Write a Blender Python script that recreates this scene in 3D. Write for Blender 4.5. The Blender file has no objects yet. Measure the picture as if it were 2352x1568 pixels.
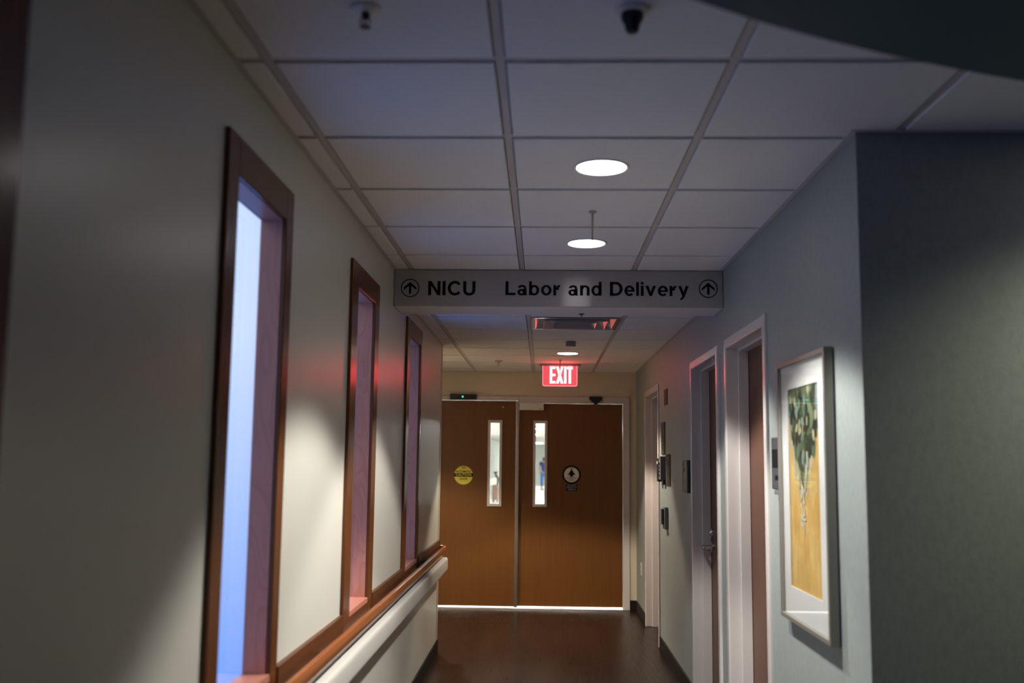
import bpy, bmesh, math, random
from mathutils import Vector, Matrix
random.seed(7)
scene = bpy.context.scene
COL = scene.collection
PI = math.pi

# ------------------------------------------------------------------ camera
EYE = Vector((0.0, 0.0, 1.52))
F_PX = 2287.0                                   # focal length in pixels of a 2352 px wide frame
fwd_c = Vector((70.0, -272.0, F_PX)).normalized()      # corridor direction seen from the camera (right, up, forward)
up_c = Vector((0.0078, 1.0, 0.0)); up_c = (up_c - fwd_c * up_c.dot(fwd_c)).normalized()
rt_c = -up_c.cross(fwd_c)
if rt_c.x < 0: rt_c = -rt_c
cam_d = bpy.data.cameras.new('camera'); cam = bpy.data.objects.new('camera', cam_d); COL.objects.link(cam)
right = Vector((rt_c.x, fwd_c.x, up_c.x)); upv = Vector((rt_c.y, fwd_c.y, up_c.y)); fw = Vector((rt_c.z, fwd_c.z, up_c.z))
M = Matrix(((right.x, upv.x, -fw.x, EYE.x), (right.y, upv.y, -fw.y, EYE.y), (right.z, upv.z, -fw.z, EYE.z), (0, 0, 0, 1)))
cam.matrix_world = M
cam_d.sensor_width = 36.0; cam_d.lens = 36.0 * F_PX / 2352.0
cam_d.clip_start = 0.05; cam_d.clip_end = 200
cam_d.dof.use_dof = True; cam_d.dof.focus_distance = 6.4; cam_d.dof.aperture_fstop = 2.0
scene.camera = cam

# ------------------------------------------------------------------ view, world
vs = scene.view_settings
vs.view_transform = 'Standard'; vs.look = 'None'; vs.exposure = 0.12; vs.gamma = 1.0; vs.use_curve_mapping = False

SKY_UP, SKY_DOWN, SKY_STRENGTH = (0.60, 0.74, 1.08), (0.12, 0.32, 0.95), 1.0
world = bpy.data.worlds.new('blue_hour_sky'); scene.world = world; world.use_nodes = True
wn = world.node_tree.nodes; wl = world.node_tree.links; wn.clear()
wo = wn.new('ShaderNodeOutputWorld'); wb = wn.new('ShaderNodeBackground')
wt = wn.new('ShaderNodeTexCoord'); wx = wn.new('ShaderNodeSeparateXYZ'); wm = wn.new('ShaderNodeMapRange'); wr = wn.new('ShaderNodeMix')
wm.inputs['From Min'].default_value = -0.26; wm.inputs['From Max'].default_value = 0.12
wr.data_type = 'RGBA'
wr.inputs[6].default_value = (*SKY_DOWN, 1); wr.inputs[7].default_value = (*SKY_UP, 1)
wl.new(wt.outputs['Generated'], wx.inputs[0]); wl.new(wx.outputs['Z'], wm.inputs['Value'])
wl.new(wm.outputs[0], wr.inputs[0]); wl.new(wr.outputs[2], wb.inputs['Color'])
# the sky is brightest ahead, dimmer to the side and behind
wy = wn.new('ShaderNodeMapRange'); wy.inputs['From Min'].default_value = 0.2; wy.inputs['From Max'].default_value = 0.9
wy.inputs['To Min'].default_value = 1.3 * SKY_STRENGTH; wy.inputs['To Max'].default_value = 1.45 * SKY_STRENGTH
wl.new(wx.outputs['Y'], wy.inputs['Value']); wl.new(wy.outputs[0], wb.inputs['Strength'])
wl.new(wb.outputs[0], wo.inputs[0])

# lamp settings used by the downlight builder
LENS_GLOW = 12.0
SPOT_ANGLE = math.radians(106); SPOT_BLEND = 0.22

# ------------------------------------------------------------------ room numbers (metres)
XL, XR = -0.828, 0.98            # left / right corridor walls
ZC, ZF = 2.56, 2.446             # near / far ceiling
YB0, YB1, ZB = 5.40, 5.715, 2.354   # bulkhead
YEND = 10.5                      # far wall
YLE = 8.10                       # end of the left wall
YRC = 3.077                      # right wall corner

# ------------------------------------------------------------------ materials
MATS = {}
def mat(name, color, rough=0.5, metal=0.0, spec=0.5, bump=None, var=None, emit=None, coat=0.0):
    """bump = (scale xyz, strength, distance); var = (scale xyz, second colour, contrast lo, hi, distortion)"""
    m = bpy.data.materials.new(name); m.use_nodes = True
    nt = m.node_tree; n = nt.nodes; l = nt.links
    b = n['Principled BSDF']
    b.inputs['Base Color'].default_value = (*color, 1); b.inputs['Roughness'].default_value = rough
    b.inputs['Metallic'].default_value = metal; b.inputs['Specular IOR Level'].default_value = spec
    b.inputs['Coat Weight'].default_value = coat; b.inputs['Coat Roughness'].default_value = 0.12
    tc = n.new('ShaderNodeTexCoord')
    if var:
        sc, c2, lo, hi, dist = var
        mp = n.new('ShaderNodeMapping'); mp.inputs['Scale'].default_value = sc
        tx = n.new('ShaderNodeTexNoise'); tx.inputs['Scale'].default_value = 1.0; tx.inputs['Detail'].default_value = 6
        tx.inputs['Distortion'].default_value = dist
        rp = n.new('ShaderNodeMapRange'); rp.inputs['From Min'].default_value = lo; rp.inputs['From Max'].default_value = hi
        mx = n.new('ShaderNodeMix'); mx.data_type = 'RGBA'
        mx.inputs[6].default_value = (*color, 1); mx.inputs[7].default_value = (*c2, 1)
        l.new(tc.outputs['Object'], mp.inputs[0]); l.new(mp.outputs[0], tx.inputs['Vector'])
        l.new(tx.outputs['Fac'], rp.inputs['Value']); l.new(rp.outputs[0], mx.inputs[0]); l.new(mx.outputs[2], b.inputs['Base Color'])
    if bump:
        sc, st, di = bump
        mp = n.new('ShaderNodeMapping'); mp.inputs['Scale'].default_value = sc
        tx = n.new('ShaderNodeTexNoise'); tx.inputs['Scale'].default_value = 1.0; tx.inputs['Detail'].default_value = 3
        bp = n.new('ShaderNodeBump'); bp.inputs['Strength'].default_value = st; bp.inputs['Distance'].default_value = di
        l.new(tc.outputs['Object'], mp.inputs[0]); l.new(mp.outputs[0], tx.inputs['Vector'])
        l.new(tx.outputs['Fac'], bp.inputs['Height']); l.new(bp.outputs[0], b.inputs['Normal'])
    if emit:
        b.inputs['Emission Color'].default_value = (*emit[0], 1); b.inputs['Emission Strength'].default_value = emit[1]
    MATS[name] = m
    return m

wall_paint = mat('warm_white_eggshell_paint', (0.67, 0.655, 0.58), 0.30, spec=0.5, bump=((160, 160, 160), 0.12, 0.002))
wall_vinyl = mat('grey_green_vinyl_wallcovering', (0.30, 0.335, 0.32), 0.52, spec=0.4, bump=((200, 200, 110), 0.35, 0.002), var=((60, 60, 32), (0.27, 0.30, 0.288), 0.4, 0.65, 0.3))
far_paint = mat('beige_wall_paint', (0.66, 0.59, 0.46), 0.5, bump=((160, 160, 160), 0.12, 0.002))
tile_mat = mat('mineral_ceiling_tile', (0.88, 0.86, 0.86), 0.9, spec=0.2, bump=((140, 140, 140), 0.25, 0.003), var=((260, 260, 260), (0.80, 0.78, 0.78), 0.5, 0.75, 0))
grid_mat = mat('painted_ceiling_grid', (0.58, 0.54, 0.53), 0.5)
bulk_paint = mat('white_bulkhead_paint', (0.80, 0.77, 0.78), 0.6)
soffit_mat = mat('teal_soffit_paint', (0.030, 0.085, 0.115), 0.6)
cherry = mat('cherry_wood_vertical', (0.145, 0.047, 0.012), 0.22, spec=0.25, var=((38, 38, 2.2), (0.10, 0.030, 0.008), 0.35, 0.7, 0.6))
cherry_h = mat('cherry_wood_along_wall', (0.11, 0.036, 0.009), 0.4, spec=0.3, var=((38, 2.2, 38), (0.08, 0.024, 0.006), 0.35, 0.7, 0.6))  # tone deepened to carry the shade the backing board lies in
rail_wood = mat('varnished_cherry_rail', (0.30, 0.095, 0.022), 0.24, var=((30, 1.6, 30), (0.22, 0.062, 0.014), 0.35, 0.7, 0.5), coat=0.25)
door_wood = mat('brown_oak_veneer', (0.150, 0.061, 0.0135), 0.36, spec=0.4, var=((52, 52, 1.4), (0.13, 0.050, 0.0105), 0.35, 0.7, 0.8))
red_door = mat('reddish_birch_veneer', (0.130, 0.048, 0.022), 0.4, spec=0.4, var=((52, 52, 1.4), (0.11, 0.038, 0.017), 0.35, 0.7, 0.8))
frame_paint = mat('pale_grey_frame_enamel', (0.62, 0.58, 0.56), 0.25)
mat_base = mat('dark_rubber_base', (0.014, 0.011, 0.009), 0.6, spec=0.2)
vinyl_bumper = mat('off_white_crash_vinyl', (0.62, 0.60, 0.55), 0.38, bump=((300, 300, 300), 0.2, 0.001))
guard_mat = mat('off_white_corner_vinyl', (0.62, 0.58, 0.50), 0.4)
alu = mat('brushed_aluminium', (0.62, 0.60, 0.58), 0.32, metal=1.0)
chrome = mat('satin_chrome', (0.72, 0.72, 0.75), 0.16, metal=1.0)
grey_metal = mat('grey_aluminium_retainer', (0.30, 0.30, 0.32), 0.35, metal=0.8)
sign_face = mat('satin_silver_sign_face', (0.36, 0.35, 0.34), 0.20, spec=0.9)
sb = sign_face.node_tree.nodes['Principled BSDF']; sb.inputs['Anisotropic'].default_value = 0.95      # vertically brushed sheen
tg = sign_face.node_tree.nodes.new('ShaderNodeTangent'); tg.direction_type = 'RADIAL'; tg.axis = 'Z'
sign_face.node_tree.links.new(tg.outputs[0], sb.inputs['Tangent']); sb.inputs['Anisotropic Rotation'].default_value = 0.25
ink = mat('black_vinyl_letters', (0.004, 0.004, 0.005), 0.6, spec=0.15)
black_plastic = mat('black_plastic', (0.006, 0.006, 0.007), 0.35)
grey_plastic = mat('grey_plastic', (0.15, 0.15, 0.148), 0.4)
dark_grey_plastic = mat('dark_grey_plastic', (0.035, 0.033, 0.038), 0.4)
white_plastic = mat('white_plastic', (0.70, 0.68, 0.64), 0.4)
beige_plastic = mat('beige_plastic', (0.46, 0.40, 0.30), 0.5)
bronze_sign = mat('bronze_brown_sign', (0.060, 0.044, 0.030), 0.6, spec=0.25)
bronze_text = mat('raised_dark_sign_text', (0.02, 0.015, 0.012), 0.4)
yellow_st = mat('yellow_sticker', (0.80, 0.72, 0.10), 0.35)
white_st = mat('white_sticker', (0.72, 0.68, 0.64), 0.4)
pic_frame = mat('brushed_bronze_picture_frame', (0.28, 0.26, 0.23), 0.36, metal=0.5)
mat_board = mat('white_mat_board', (0.84, 0.84, 0.86), 0.8)
vent_mat = mat('glossy_vent_metal', (0.64, 0.60, 0.59), 0.15, metal=0.6)
dark_void = mat('duct_shade_black', (0.01, 0.01, 0.012), 0.8)
lens_mat = mat('glowing_downlight_lens', (0.9, 0.9, 0.9), 0.5, emit=((1.0, 0.93, 0.95), LENS_GLOW))
green_led = mat('green_status_light', (0.0, 0.3, 0.15), 0.4, emit=((0.03, 1.0, 0.5), 1.6))
exit_panel = mat('red_exit_panel', (0.5, 0.02, 0.03), 0.3, emit=((1.0, 0.12, 0.15), 0.66))
exit_text = mat('glowing_exit_letters', (0.6, 0.3, 0.3), 0.4, emit=((1.0, 0.085, 0.095), 13.0))
exit_edge = mat('glowing_exit_edge', (0.6, 0.3, 0.3), 0.4, emit=((1.0, 0.22, 0.25), 2.6))
back_paint = mat('pale_mint_corridor_paint', (0.72, 0.78, 0.74), 0.5)
back_floor_m = mat('pale_polished_floor', (0.75, 0.74, 0.70), 0.25)
panel_light = mat('glowing_ceiling_panel', (0.9, 0.9, 0.9), 0.5, emit=((1.0, 0.97, 0.92), 100.0))
brown_cloth = mat('brown_mottled_vinyl', (0.12, 0.05, 0.045), 0.6, var=((30, 30, 30), (0.25, 0.16, 0.13), 0.4, 0.6, 0))

def veneer():
    m = mat('figured_walnut_jamb', (0.42, 0.18, 0.11), 0.38)
    nt = m.node_tree; n = nt.nodes; l = nt.links; b = n['Principled BSDF']
    tc = n.new('ShaderNodeTexCoord'); mp = n.new('ShaderNodeMapping'); mp.inputs['Scale'].default_value = (7.0, 7.0, 1.7)
    nz = n.new('ShaderNodeTexNoise'); nz.inputs['Scale'].default_value = 1.0; nz.inputs['Detail'].default_value = 1.5; nz.inputs['Distortion'].default_value = 0.7
    mu = n.new('ShaderNodeMath'); mu.operation = 'MULTIPLY'; mu.inputs[1].default_value = 13.0
    fr = n.new('ShaderNodeMath'); fr.operation = 'FRACT'
    n2 = n.new('ShaderNodeTexNoise'); n2.inputs['Scale'].default_value = 1.0; n2.inputs['Detail'].default_value = 5
    mp2 = n.new('ShaderNodeMapping'); mp2.inputs['Scale'].default_value = (70, 70, 3)
    ad = n.new('ShaderNodeMath'); ad.operation = 'MULTIPLY_ADD'; ad.inputs[1].default_value = 0.5
    mx = n.new('ShaderNodeMix'); mx.data_type = 'RGBA'
    mx.inputs[6].default_value = (0.54, 0.215, 0.145, 1); mx.inputs[7].default_value = (0.45, 0.17, 0.112, 1)
    l.new(tc.outputs['Object'], mp.inputs[0]); l.new(mp.outputs[0], nz.inputs['Vector']); l.new(nz.outputs['Fac'], mu.inputs[0]); l.new(mu.outputs[0], fr.inputs[0])
    l.new(tc.outputs['Object'], mp2.inputs[0]); l.new(mp2.outputs[0], n2.inputs['Vector'])
    l.new(n2.outputs['Fac'], ad.inputs[0])
    pw = n.new('ShaderNodeMath'); pw.operation = 'POWER'; pw.inputs[1].default_value = 3.0
    l.new(fr.outputs[0], pw.inputs[0]); l.new(pw.outputs[0], ad.inputs[2])
    l.new(ad.outputs[0], mx.inputs[0]); l.new(mx.outputs[2], b.inputs['Base Color'])
    return m
jamb_mat = veneer()

def planks():
    m = mat('dark_walnut_plank_floor', (0.06, 0.022, 0.012), 0.3, spec=0.3)
    nt = m.node_tree; n = nt.nodes; l = nt.links; b = n['Principled BSDF']
    tc = n.new('ShaderNodeTexCoord'); mp = n.new('ShaderNodeMapping'); mp.inputs['Rotation'].default_value = (0, 0, PI / 2)
    br = n.new('ShaderNodeTexBrick'); br.inputs['Scale'].default_value = 1.0
    br.inputs['Brick Width'].default_value = 0.9; br.inputs['Row Height'].default_value = 0.10; br.inputs['Mortar Size'].default_value = 0.0012
    br.inputs['Color1'].default_value = (0.024, 0.0095, 0.0055, 1); br.inputs['Color2'].default_value = (0.015, 0.006, 0.0035, 1); br.inputs['Mortar'].default_value = (0.015, 0.006, 0.004, 1)
    m2 = n.new('ShaderNodeMapping'); m2.inputs['Scale'].default_value = (60, 3, 60)
    nz = n.new('ShaderNodeTexNoise'); nz.inputs['Scale'].default_value = 1.0; nz.inputs['Detail'].default_value = 6
    mr = n.new('ShaderNodeMapRange'); mr.inputs['To Min'].default_value = 0.55; mr.inputs['To Max'].default_value = 1.35
    mx = n.new('ShaderNodeMix'); mx.data_type = 'RGBA'; mx.blend_type = 'MULTIPLY'; mx.inputs[0].default_value = 1.0
    l.new(tc.outputs['Object'], mp.inputs[0]); l.new(mp.outputs[0], br.inputs['Vector'])
    l.new(tc.outputs['Object'], m2.inputs[0]); l.new(m2.outputs[0], nz.inputs['Vector']); l.new(nz.outputs['Fac'], mr.inputs['Value'])
    l.new(br.outputs['Color'], mx.inputs[6]); l.new(mr.outputs[0], mx.inputs[7]); l.new(mx.outputs[2], b.inputs['Base Color'])
    r2 = n.new('ShaderNodeMapRange'); r2.inputs['To Min'].default_value = 0.2; r2.inputs['To Max'].default_value = 0.42
    l.new(nz.outputs['Fac'], r2.inputs['Value']); l.new(r2.outputs[0], b.inputs['Roughness'])
    return m
floor_mat = planks()

def glassy(name, tint, gloss=0.03, rough=0.02):
    m = bpy.data.materials.new(name); m.use_nodes = True; nt = m.node_tree; n = nt.nodes; l = nt.links; n.clear()
    o = n.new('ShaderNodeOutputMaterial'); t = n.new('ShaderNodeBsdfTransparent'); g = n.new('ShaderNodeBsdfGlossy')
    t.inputs[0].default_value = (*tint, 1); g.inputs['Roughness'].default_value = rough
    lw = n.new('ShaderNodeLayerWeight'); lw.inputs['Blend'].default_value = 0.5
    pw = n.new('ShaderNodeMath'); pw.operation = 'POWER'; pw.inputs[1].default_value = 5.0
    f = n.new('ShaderNodeMath'); f.operation = 'MULTIPLY_ADD'; f.inputs[1].default_value = 0.9; f.inputs[2].default_value = gloss
    l.new(lw.outputs['Facing'], pw.inputs[0]); l.new(pw.outputs[0], f.inputs[0])
    mx = n.new('ShaderNodeMixShader')
    l.new(f.outputs[0], mx.inputs[0]); l.new(t.outputs[0], mx.inputs[1]); l.new(g.outputs[0], mx.inputs[2]); l.new(mx.outputs[0], o.inputs[0])
    return m
pane_mat = glassy('clear_window_glass', (0.97, 0.98, 1.0))
clear_glass = glassy('clear_picture_glass', (0.98, 0.99, 0.98), rough=0.03)

# ------------------------------------------------------------------ mesh builder
class MB:
    def __init__(self): self.bm = bmesh.new()
    def box(self, x0, x1, y0, y1, z0, z1, mi=0):
        x0, x1 = min(x0, x1), max(x0, x1); y0, y1 = min(y0, y1), max(y0, y1); z0, z1 = min(z0, z1), max(z0, z1)
        v = [self.bm.verts.new(p) for p in ((x0, y0, z0), (x1, y0, z0), (x1, y1, z0), (x0, y1, z0), (x0, y0, z1), (x1, y0, z1), (x1, y1, z1), (x0, y1, z1))]
        for f in ((3, 2, 1, 0), (4, 5, 6, 7), (0, 1, 5, 4), (1, 2, 6, 5), (2, 3, 7, 6), (3, 0, 4, 7)):
            self.bm.faces.new([v[i] for i in f]).material_index = mi
        return self
    def poly(self, pts, mi=0):
        f = self.bm.faces.new([self.bm.verts.new(p) for p in pts]); f.material_index = mi; return self
    def prism(self, pts, vec, mi=0):
        """closed outline pts extruded along vec"""
        vec = Vector(vec); a = [self.bm.verts.new(p) for p in pts]; b = [self.bm.verts.new(Vector(p) + vec) for p in pts]
        n = len(pts)
        self.bm.faces.new(a[::-1]).material_index = mi; self.bm.faces.new(b).material_index = mi
        for i in range(n):
            self.bm.faces.new((a[i], a[(i + 1) % n], b[(i + 1) % n], b[i])).material_index = mi
        return self
    def lathe(self, prof, c, axis='z', seg=32, mi=0):
        """prof = [(radius, height)...] around axis through c"""
        rings = []
        for r, h in prof:
            ring = []
            for k in range(seg):
                a = 2 * PI * k / seg; p, q = r * math.cos(a), r * math.sin(a)
                o = {'z': (p, q, h), 'x': (h, p, q), 'y': (p, h, q)}[axis]
                ring.append(self.bm.verts.new(Vector(c) + Vector(o)))
            rings.append(ring)
        for a, b in zip(rings, rings[1:]):
            for k in range(seg):
                self.bm.faces.new((a[k], a[(k + 1) % seg], b[(k + 1) % seg], b[k])).material_index = mi
        self.bm.faces.new(rings[0][::-1]).material_index = mi; self.bm.faces.new(rings[-1]).material_index = mi
        return self
    def tube(self, pts, r, seg=10, mi=0, ry=None):
        """tube along a polyline; r may be a list"""
        pts = [Vector(p) for p in pts]; rings = []
        for i, p in enumerate(pts):
            d = (pts[min(i + 1, len(pts) - 1)] - pts[max(i - 1, 0)]).normalized()
            s = Vector((0, 0, 1)) if abs(d.z) < 0.9 else Vector((1, 0, 0))
            u = d.cross(s).normalized(); w = u.cross(d).normalized()
            rr = r[i] if isinstance(r, (list, tuple)) else r
            r2 = rr if ry is None else ry
            rings.append([self.bm.verts.new(p + u * rr * math.cos(2 * PI * k / seg) + w * r2 * math.sin(2 * PI * k / seg)) for k in range(seg)])
        for a, b in zip(rings, rings[1:]):
            for k in range(seg):
                self.bm.faces.new((a[k], a[(k + 1) % seg], b[(k + 1) % seg], b[k])).material_index = mi
        self.bm.faces.new(rings[0][::-1]).material_index = mi; self.bm.faces.new(rings[-1]).material_index = mi
        return self
    def strip(self, inner, outer, vec, mi=0, closed=False):
        """thick band between two polylines, extruded along vec"""
        vec = Vector(vec); n = len(inner)
        A = [self.bm.verts.new(p) for p in inner]; B = [self.bm.verts.new(p) for p in outer]
        C = [self.bm.verts.new(Vector(p) + vec) for p in inner]; D = [self.bm.verts.new(Vector(p) + vec) for p in outer]
        for i in range(n if closed else n - 1):
            j = (i + 1) % n
            for q in ((A[i], A[j], B[j], B[i]), (C[i], D[i], D[j], C[j]), (A[i], C[i], C[j], A[j]), (B[i], B[j], D[j], D[i])):
                self.bm.faces.new(q).material_index = mi
        if not closed:
            for i in (0, n - 1): self.bm.faces.new((A[i], B[i], D[i], C[i])).material_index = mi
        return self
    def build(self, name, mats, parent=None, bevel=0.0, smooth=False, seg=2):
        bmesh.ops.recalc_face_normals(self.bm, faces=self.bm.faces)
        if parent is not None:
            bmesh.ops.translate(self.bm, verts=self.bm.verts, vec=-world_loc(parent))
        me = bpy.data.meshes.new(name); self.bm.to_mesh(me); self.bm.free()
        for m in (mats if isinstance(mats, (list, tuple)) else [mats]): me.materials.append(m)
        o = bpy.data.objects.new(name, me); COL.objects.link(o)
        if parent is not None: o.parent = parent
        if smooth:
            for p in me.polygons: p.use_smooth = True
            me.set_sharp_from_angle(angle=math.radians(40))
        if bevel:
            b = o.modifiers.new('bevel', 'BEVEL'); b.width = bevel; b.segments = seg; b.limit_method = 'ANGLE'; b.angle_limit = math.radians(40)
        return o
def world_loc(o):
    v = Vector(o.location)
    while o.parent: o = o.parent; v += Vector(o.location)
    return v
def tag(o, label, cat, group=None, kind=None):
    o['label'] = label; o['category'] = cat
    if group: o['group'] = group
    if kind: o['kind'] = kind
    return o
def thing(name, label, cat, loc=(0, 0, 0), group=None, kind=None):
    o = bpy.data.objects.new(name, None); COL.objects.link(o); o.location = loc; o.empty_display_size = 0.1
    return tag(o, label, cat, group, kind)
def copy_tree(o, parent=None):
    c = o.copy(); COL.objects.link(c)
    if parent is not None: c.parent = parent
    for ch in list(o.children): copy_tree(ch, c)
    return c
def struct(o, label, cat): return tag(o, label, cat, kind='structure')

def wall_holes(mb, fixed, thick, a0, a1, z0, z1, holes, axis, mi=0):
    """slab with rectangular holes; axis 'x': wall at x=fixed running along y; axis 'y': at y=fixed running along x"""
    As = sorted({a0, a1, *[h[0] for h in holes], *[h[1] for h in holes]}); Zs = sorted({z0, z1, *[h[2] for h in holes], *[h[3] for h in holes]})
    bm = mb.bm; vc = {}
    def V(side, a, z):
        k = (side, a, z)
        if k not in vc:
            f = fixed + (thick if side else 0)
            vc[k] = bm.verts.new((f, a, z) if axis == 'x' else (a, f, z))
        return vc[k]
    def solid(i, j):
        if i < 0 or j < 0 or i >= len(As) - 1 or j >= len(Zs) - 1: return False
        ac, zc = (As[i] + As[i + 1]) / 2, (Zs[j] + Zs[j + 1]) / 2
        return not any(h[0] < ac < h[1] and h[2] < zc < h[3] for h in holes)
    for i in range(len(As) - 1):
        for j in range(len(Zs) - 1):
            if not solid(i, j): continue
            p = (As[i], As[i + 1], Zs[j], Zs[j + 1])
            for s in (0, 1): bm.faces.new((V(s, p[0], p[2]), V(s, p[1], p[2]), V(s, p[1], p[3]), V(s, p[0], p[3]))).material_index = mi
            for di, dj, e in ((-1, 0, ((p[0], p[2]), (p[0], p[3]))), (1, 0, ((p[1], p[2]), (p[1], p[3]))), (0, -1, ((p[0], p[2]), (p[1], p[2]))), (0, 1, ((p[0], p[3]), (p[1], p[3])))):
                if not solid(i + di, j + dj):
                    (q0, q1) = e; bm.faces.new((V(0, *q0), V(1, *q0), V(1, *q1), V(0, *q1))).material_index = mi
    return mb

# ------------------------------------------------------------------ room shell
# windows in the left wall: (outer near y, inner near y, inner far y, outer far y)
WTOP_O, WTOP_I, WBOT = 2.371, 2.265, 0.868
WINS = [(0.76, 0.885, 1.36, 1.480), (2.475, 2.567, 3.065, 3.145), (4.17, 4.31, 4.755, 4.875), (5.92, 6.04, 6.58, 6.66)]
WALL_T = 0.072
o = wall_holes(MB(), XL, -WALL_T, -2.6, YLE, 0, ZC + 0.12, [(w[1] - 0.012, w[2] + 0.012, WBOT - 0.02, WTOP_I + 0.012) for w in WINS], 'x').build('wall_left', wall_paint)
struct(o, 'off-white left corridor wall with tall narrow windows', 'wall')
# recess to the left behind the end of the left wall
o = MB().box(-1.50, XL - WALL_T, YLE - 0.12, YLE - 0.001, 0, ZC).build('wall_recess', far_paint); struct(o, 'beige wall closing the side recess behind the left wall end', 'wall')
o = MB().box(-1.60, -1.50, YLE - 0.12, YEND, 0, ZC).build('wall_recess_side', far_paint); struct(o, 'beige end wall of the side recess left of the double doors', 'wall')

DOORS = [(4.36, 5.345), (5.56, 6.59), (8.42, 9.54)]
FR = 0.052; DTOP = 2.17
o = wall_holes(MB(), XR, 0.16, YRC + 0.16, YEND + 0.2, 0, ZC + 0.12, [(a + 0.02, b - 0.02, -0.01, DTOP - 0.02) for a, b in DOORS], 'x').build('wall_right', wall_vinyl)
struct(o, 'grey-green right corridor wall with three doors and a framed picture', 'wall')
o = MB().box(XR, 4.2, YRC, YRC + 0.1599, 0, ZC + 0.12).build('wall_corner', wall_vinyl)
struct(o, 'dark grey-green wall turning right at the corner beside the picture', 'wall')
o = MB().box(XR + 0.16, XR + 1.1, 3.3, 10.6, -0.01, ZC).build('wall_rooms_behind', wall_vinyl)
struct(o, 'solid block behind the closed right-hand doors', 'wall')
# far wall
DX0, DX1 = -1.335, 0.84
o = wall_holes(MB(), YEND, 0.16, -1.60, XR - 0.001, 0, ZC, [(DX0 - 0.01, DX1 + 0.01, -0.01, 2.14)], 'y').build('wall_far', far_paint)
struct(o, 'beige far wall above and beside the double doors', 'wall')
o = MB().box(4.2, 4.3, -2.6, YRC, 0, ZC).build('wall_lobby', wall_vinyl); struct(o, 'far right wall of the side lobby', 'wall')
o = MB().box(XL - WALL_T, 4.3, -2.7, -2.6, 0, ZC).build('wall_back', wall_vinyl); struct(o, 'wall behind the photographer', 'wall')
o = MB().box(XL - 0.1, 4.3, -2.7, YEND + 0.16, -0.08, 0).box(-1.60, XL - 0.1, YLE - 0.12, YEND + 0.16, -0.08, 0).build('floor', floor_mat); struct(o, 'dark brown wood plank floor with a soft sheen', 'floor')

# ceilings: tegular tiles as one surface, grid as a part
def ceiling(name, label, z, xs, ys, skip=()):
    mb = MB(); g = 0.016
    for i in range(len(xs) - 1):
        for j in range(len(ys) - 1):
            if (i, j) in skip: continue
            mb.box(xs[i] + g, xs[i + 1] - g, ys[j] + g, ys[j + 1] - g, z, z + 0.02)
    c = mb.build(name, tile_mat, bevel=0.003); struct(c, label, 'ceiling')
    gm = MB().box(xs[0] - 0.02, xs[-1] + 0.02, ys[0] - 0.02, ys[-1] + 0.02, z + 0.026, z + 0.10)
    for x in xs[1:-1]: gm.box(x - 0.012, x + 0.012, ys[0], ys[-1], z + 0.006, z + 0.03)
    for y in ys[1:-1]: gm.box(xs[0], xs[-1], y - 0.012, y + 0.012, z + 0.0062, z + 0.03)
    gm.build('ceiling_grid', grid_mat, c)
    return c
ceiling('ceiling', 'white tiled ceiling with grid rails in front of the sign', ZC, [XL - 0.01, -0.735, -0.12, 0.495, 1.115, 1.73, 2.345, 2.96, 3.575, 4.2],
        [-2.6] + [2.51 + 0.628 * k for k in range(-8, 5)] + [YB0 + 0.02])
ceiling('ceiling_far', 'lower tiled ceiling beyond the sign', ZF, [-1.51, -1.33, -0.715, -0.10, 0.525, XR + 0.01],
        [YB1 - 0.02, 5.84] + [6.45 + 0.61 * k for k in range(0, 7)] + [YEND + 0.01], skip={(3, 2)})
wa = MB()
wa.box(XL, XL + 0.018, -2.6, YB0, ZC - 0.002, ZC + 0.02); wa.box(XR - 0.018, XR, YRC, YB0, ZC - 0.002, ZC + 0.02)
wa.box(XR - 0.018, 4.2, YRC - 0.018, YRC, ZC - 0.002, ZC + 0.02)
o = wa.build('trim_1', grid_mat); struct(o, 'painted angle trim where the near ceiling meets the walls', 'trim')
wa = MB()
wa.box(XL, XL + 0.018, YB1, YLE, ZF - 0.002, ZF + 0.02); wa.box(XR - 0.018, XR, YB1, YEND, ZF - 0.002, ZF + 0.02); wa.box(-1.50, XR, YEND - 0.018, YEND, ZF - 0.002, ZF + 0.02)
o = wa.build('trim_2', grid_mat); struct(o, 'painted angle trim where the far ceiling meets the walls', 'trim')

# bulkhead carrying the sign
o = MB().box(XL, XR, YB0 + 0.012, YB1, ZB, ZC + 0.08).build('trim_3', bulk_paint, bevel=0.004); struct(o, 'white ceiling bulkhead spanning the corridor', 'bulkhead')

# teal curved soffit close to the camera, top right
pts = []
for (x, y) in [(-1.1 + 0.35, 0.35), (-0.45, 0.85), (-0.15, 1.33), (0.105, 1.555), (0.282, 1.681), (0.40, 1.758), (0.54, 1.836), (0.69, 1.910), (0.847, 1.980), (1.005, 2.042), (1.4, 2.16), (1.9, 2.23), (2.6, 2.24), (3.4, 2.1), (3.9, 1.7), (3.9, -0.4), (-0.75, -0.4)]:
    pts.append((x, y, 2.32))
o = MB().prism(pts, (0, 0, ZC - 2.32 - 0.0015)).build('trim_4', soffit_mat); struct(o, 'dark teal curved ceiling soffit at the top right', 'soffit')

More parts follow.
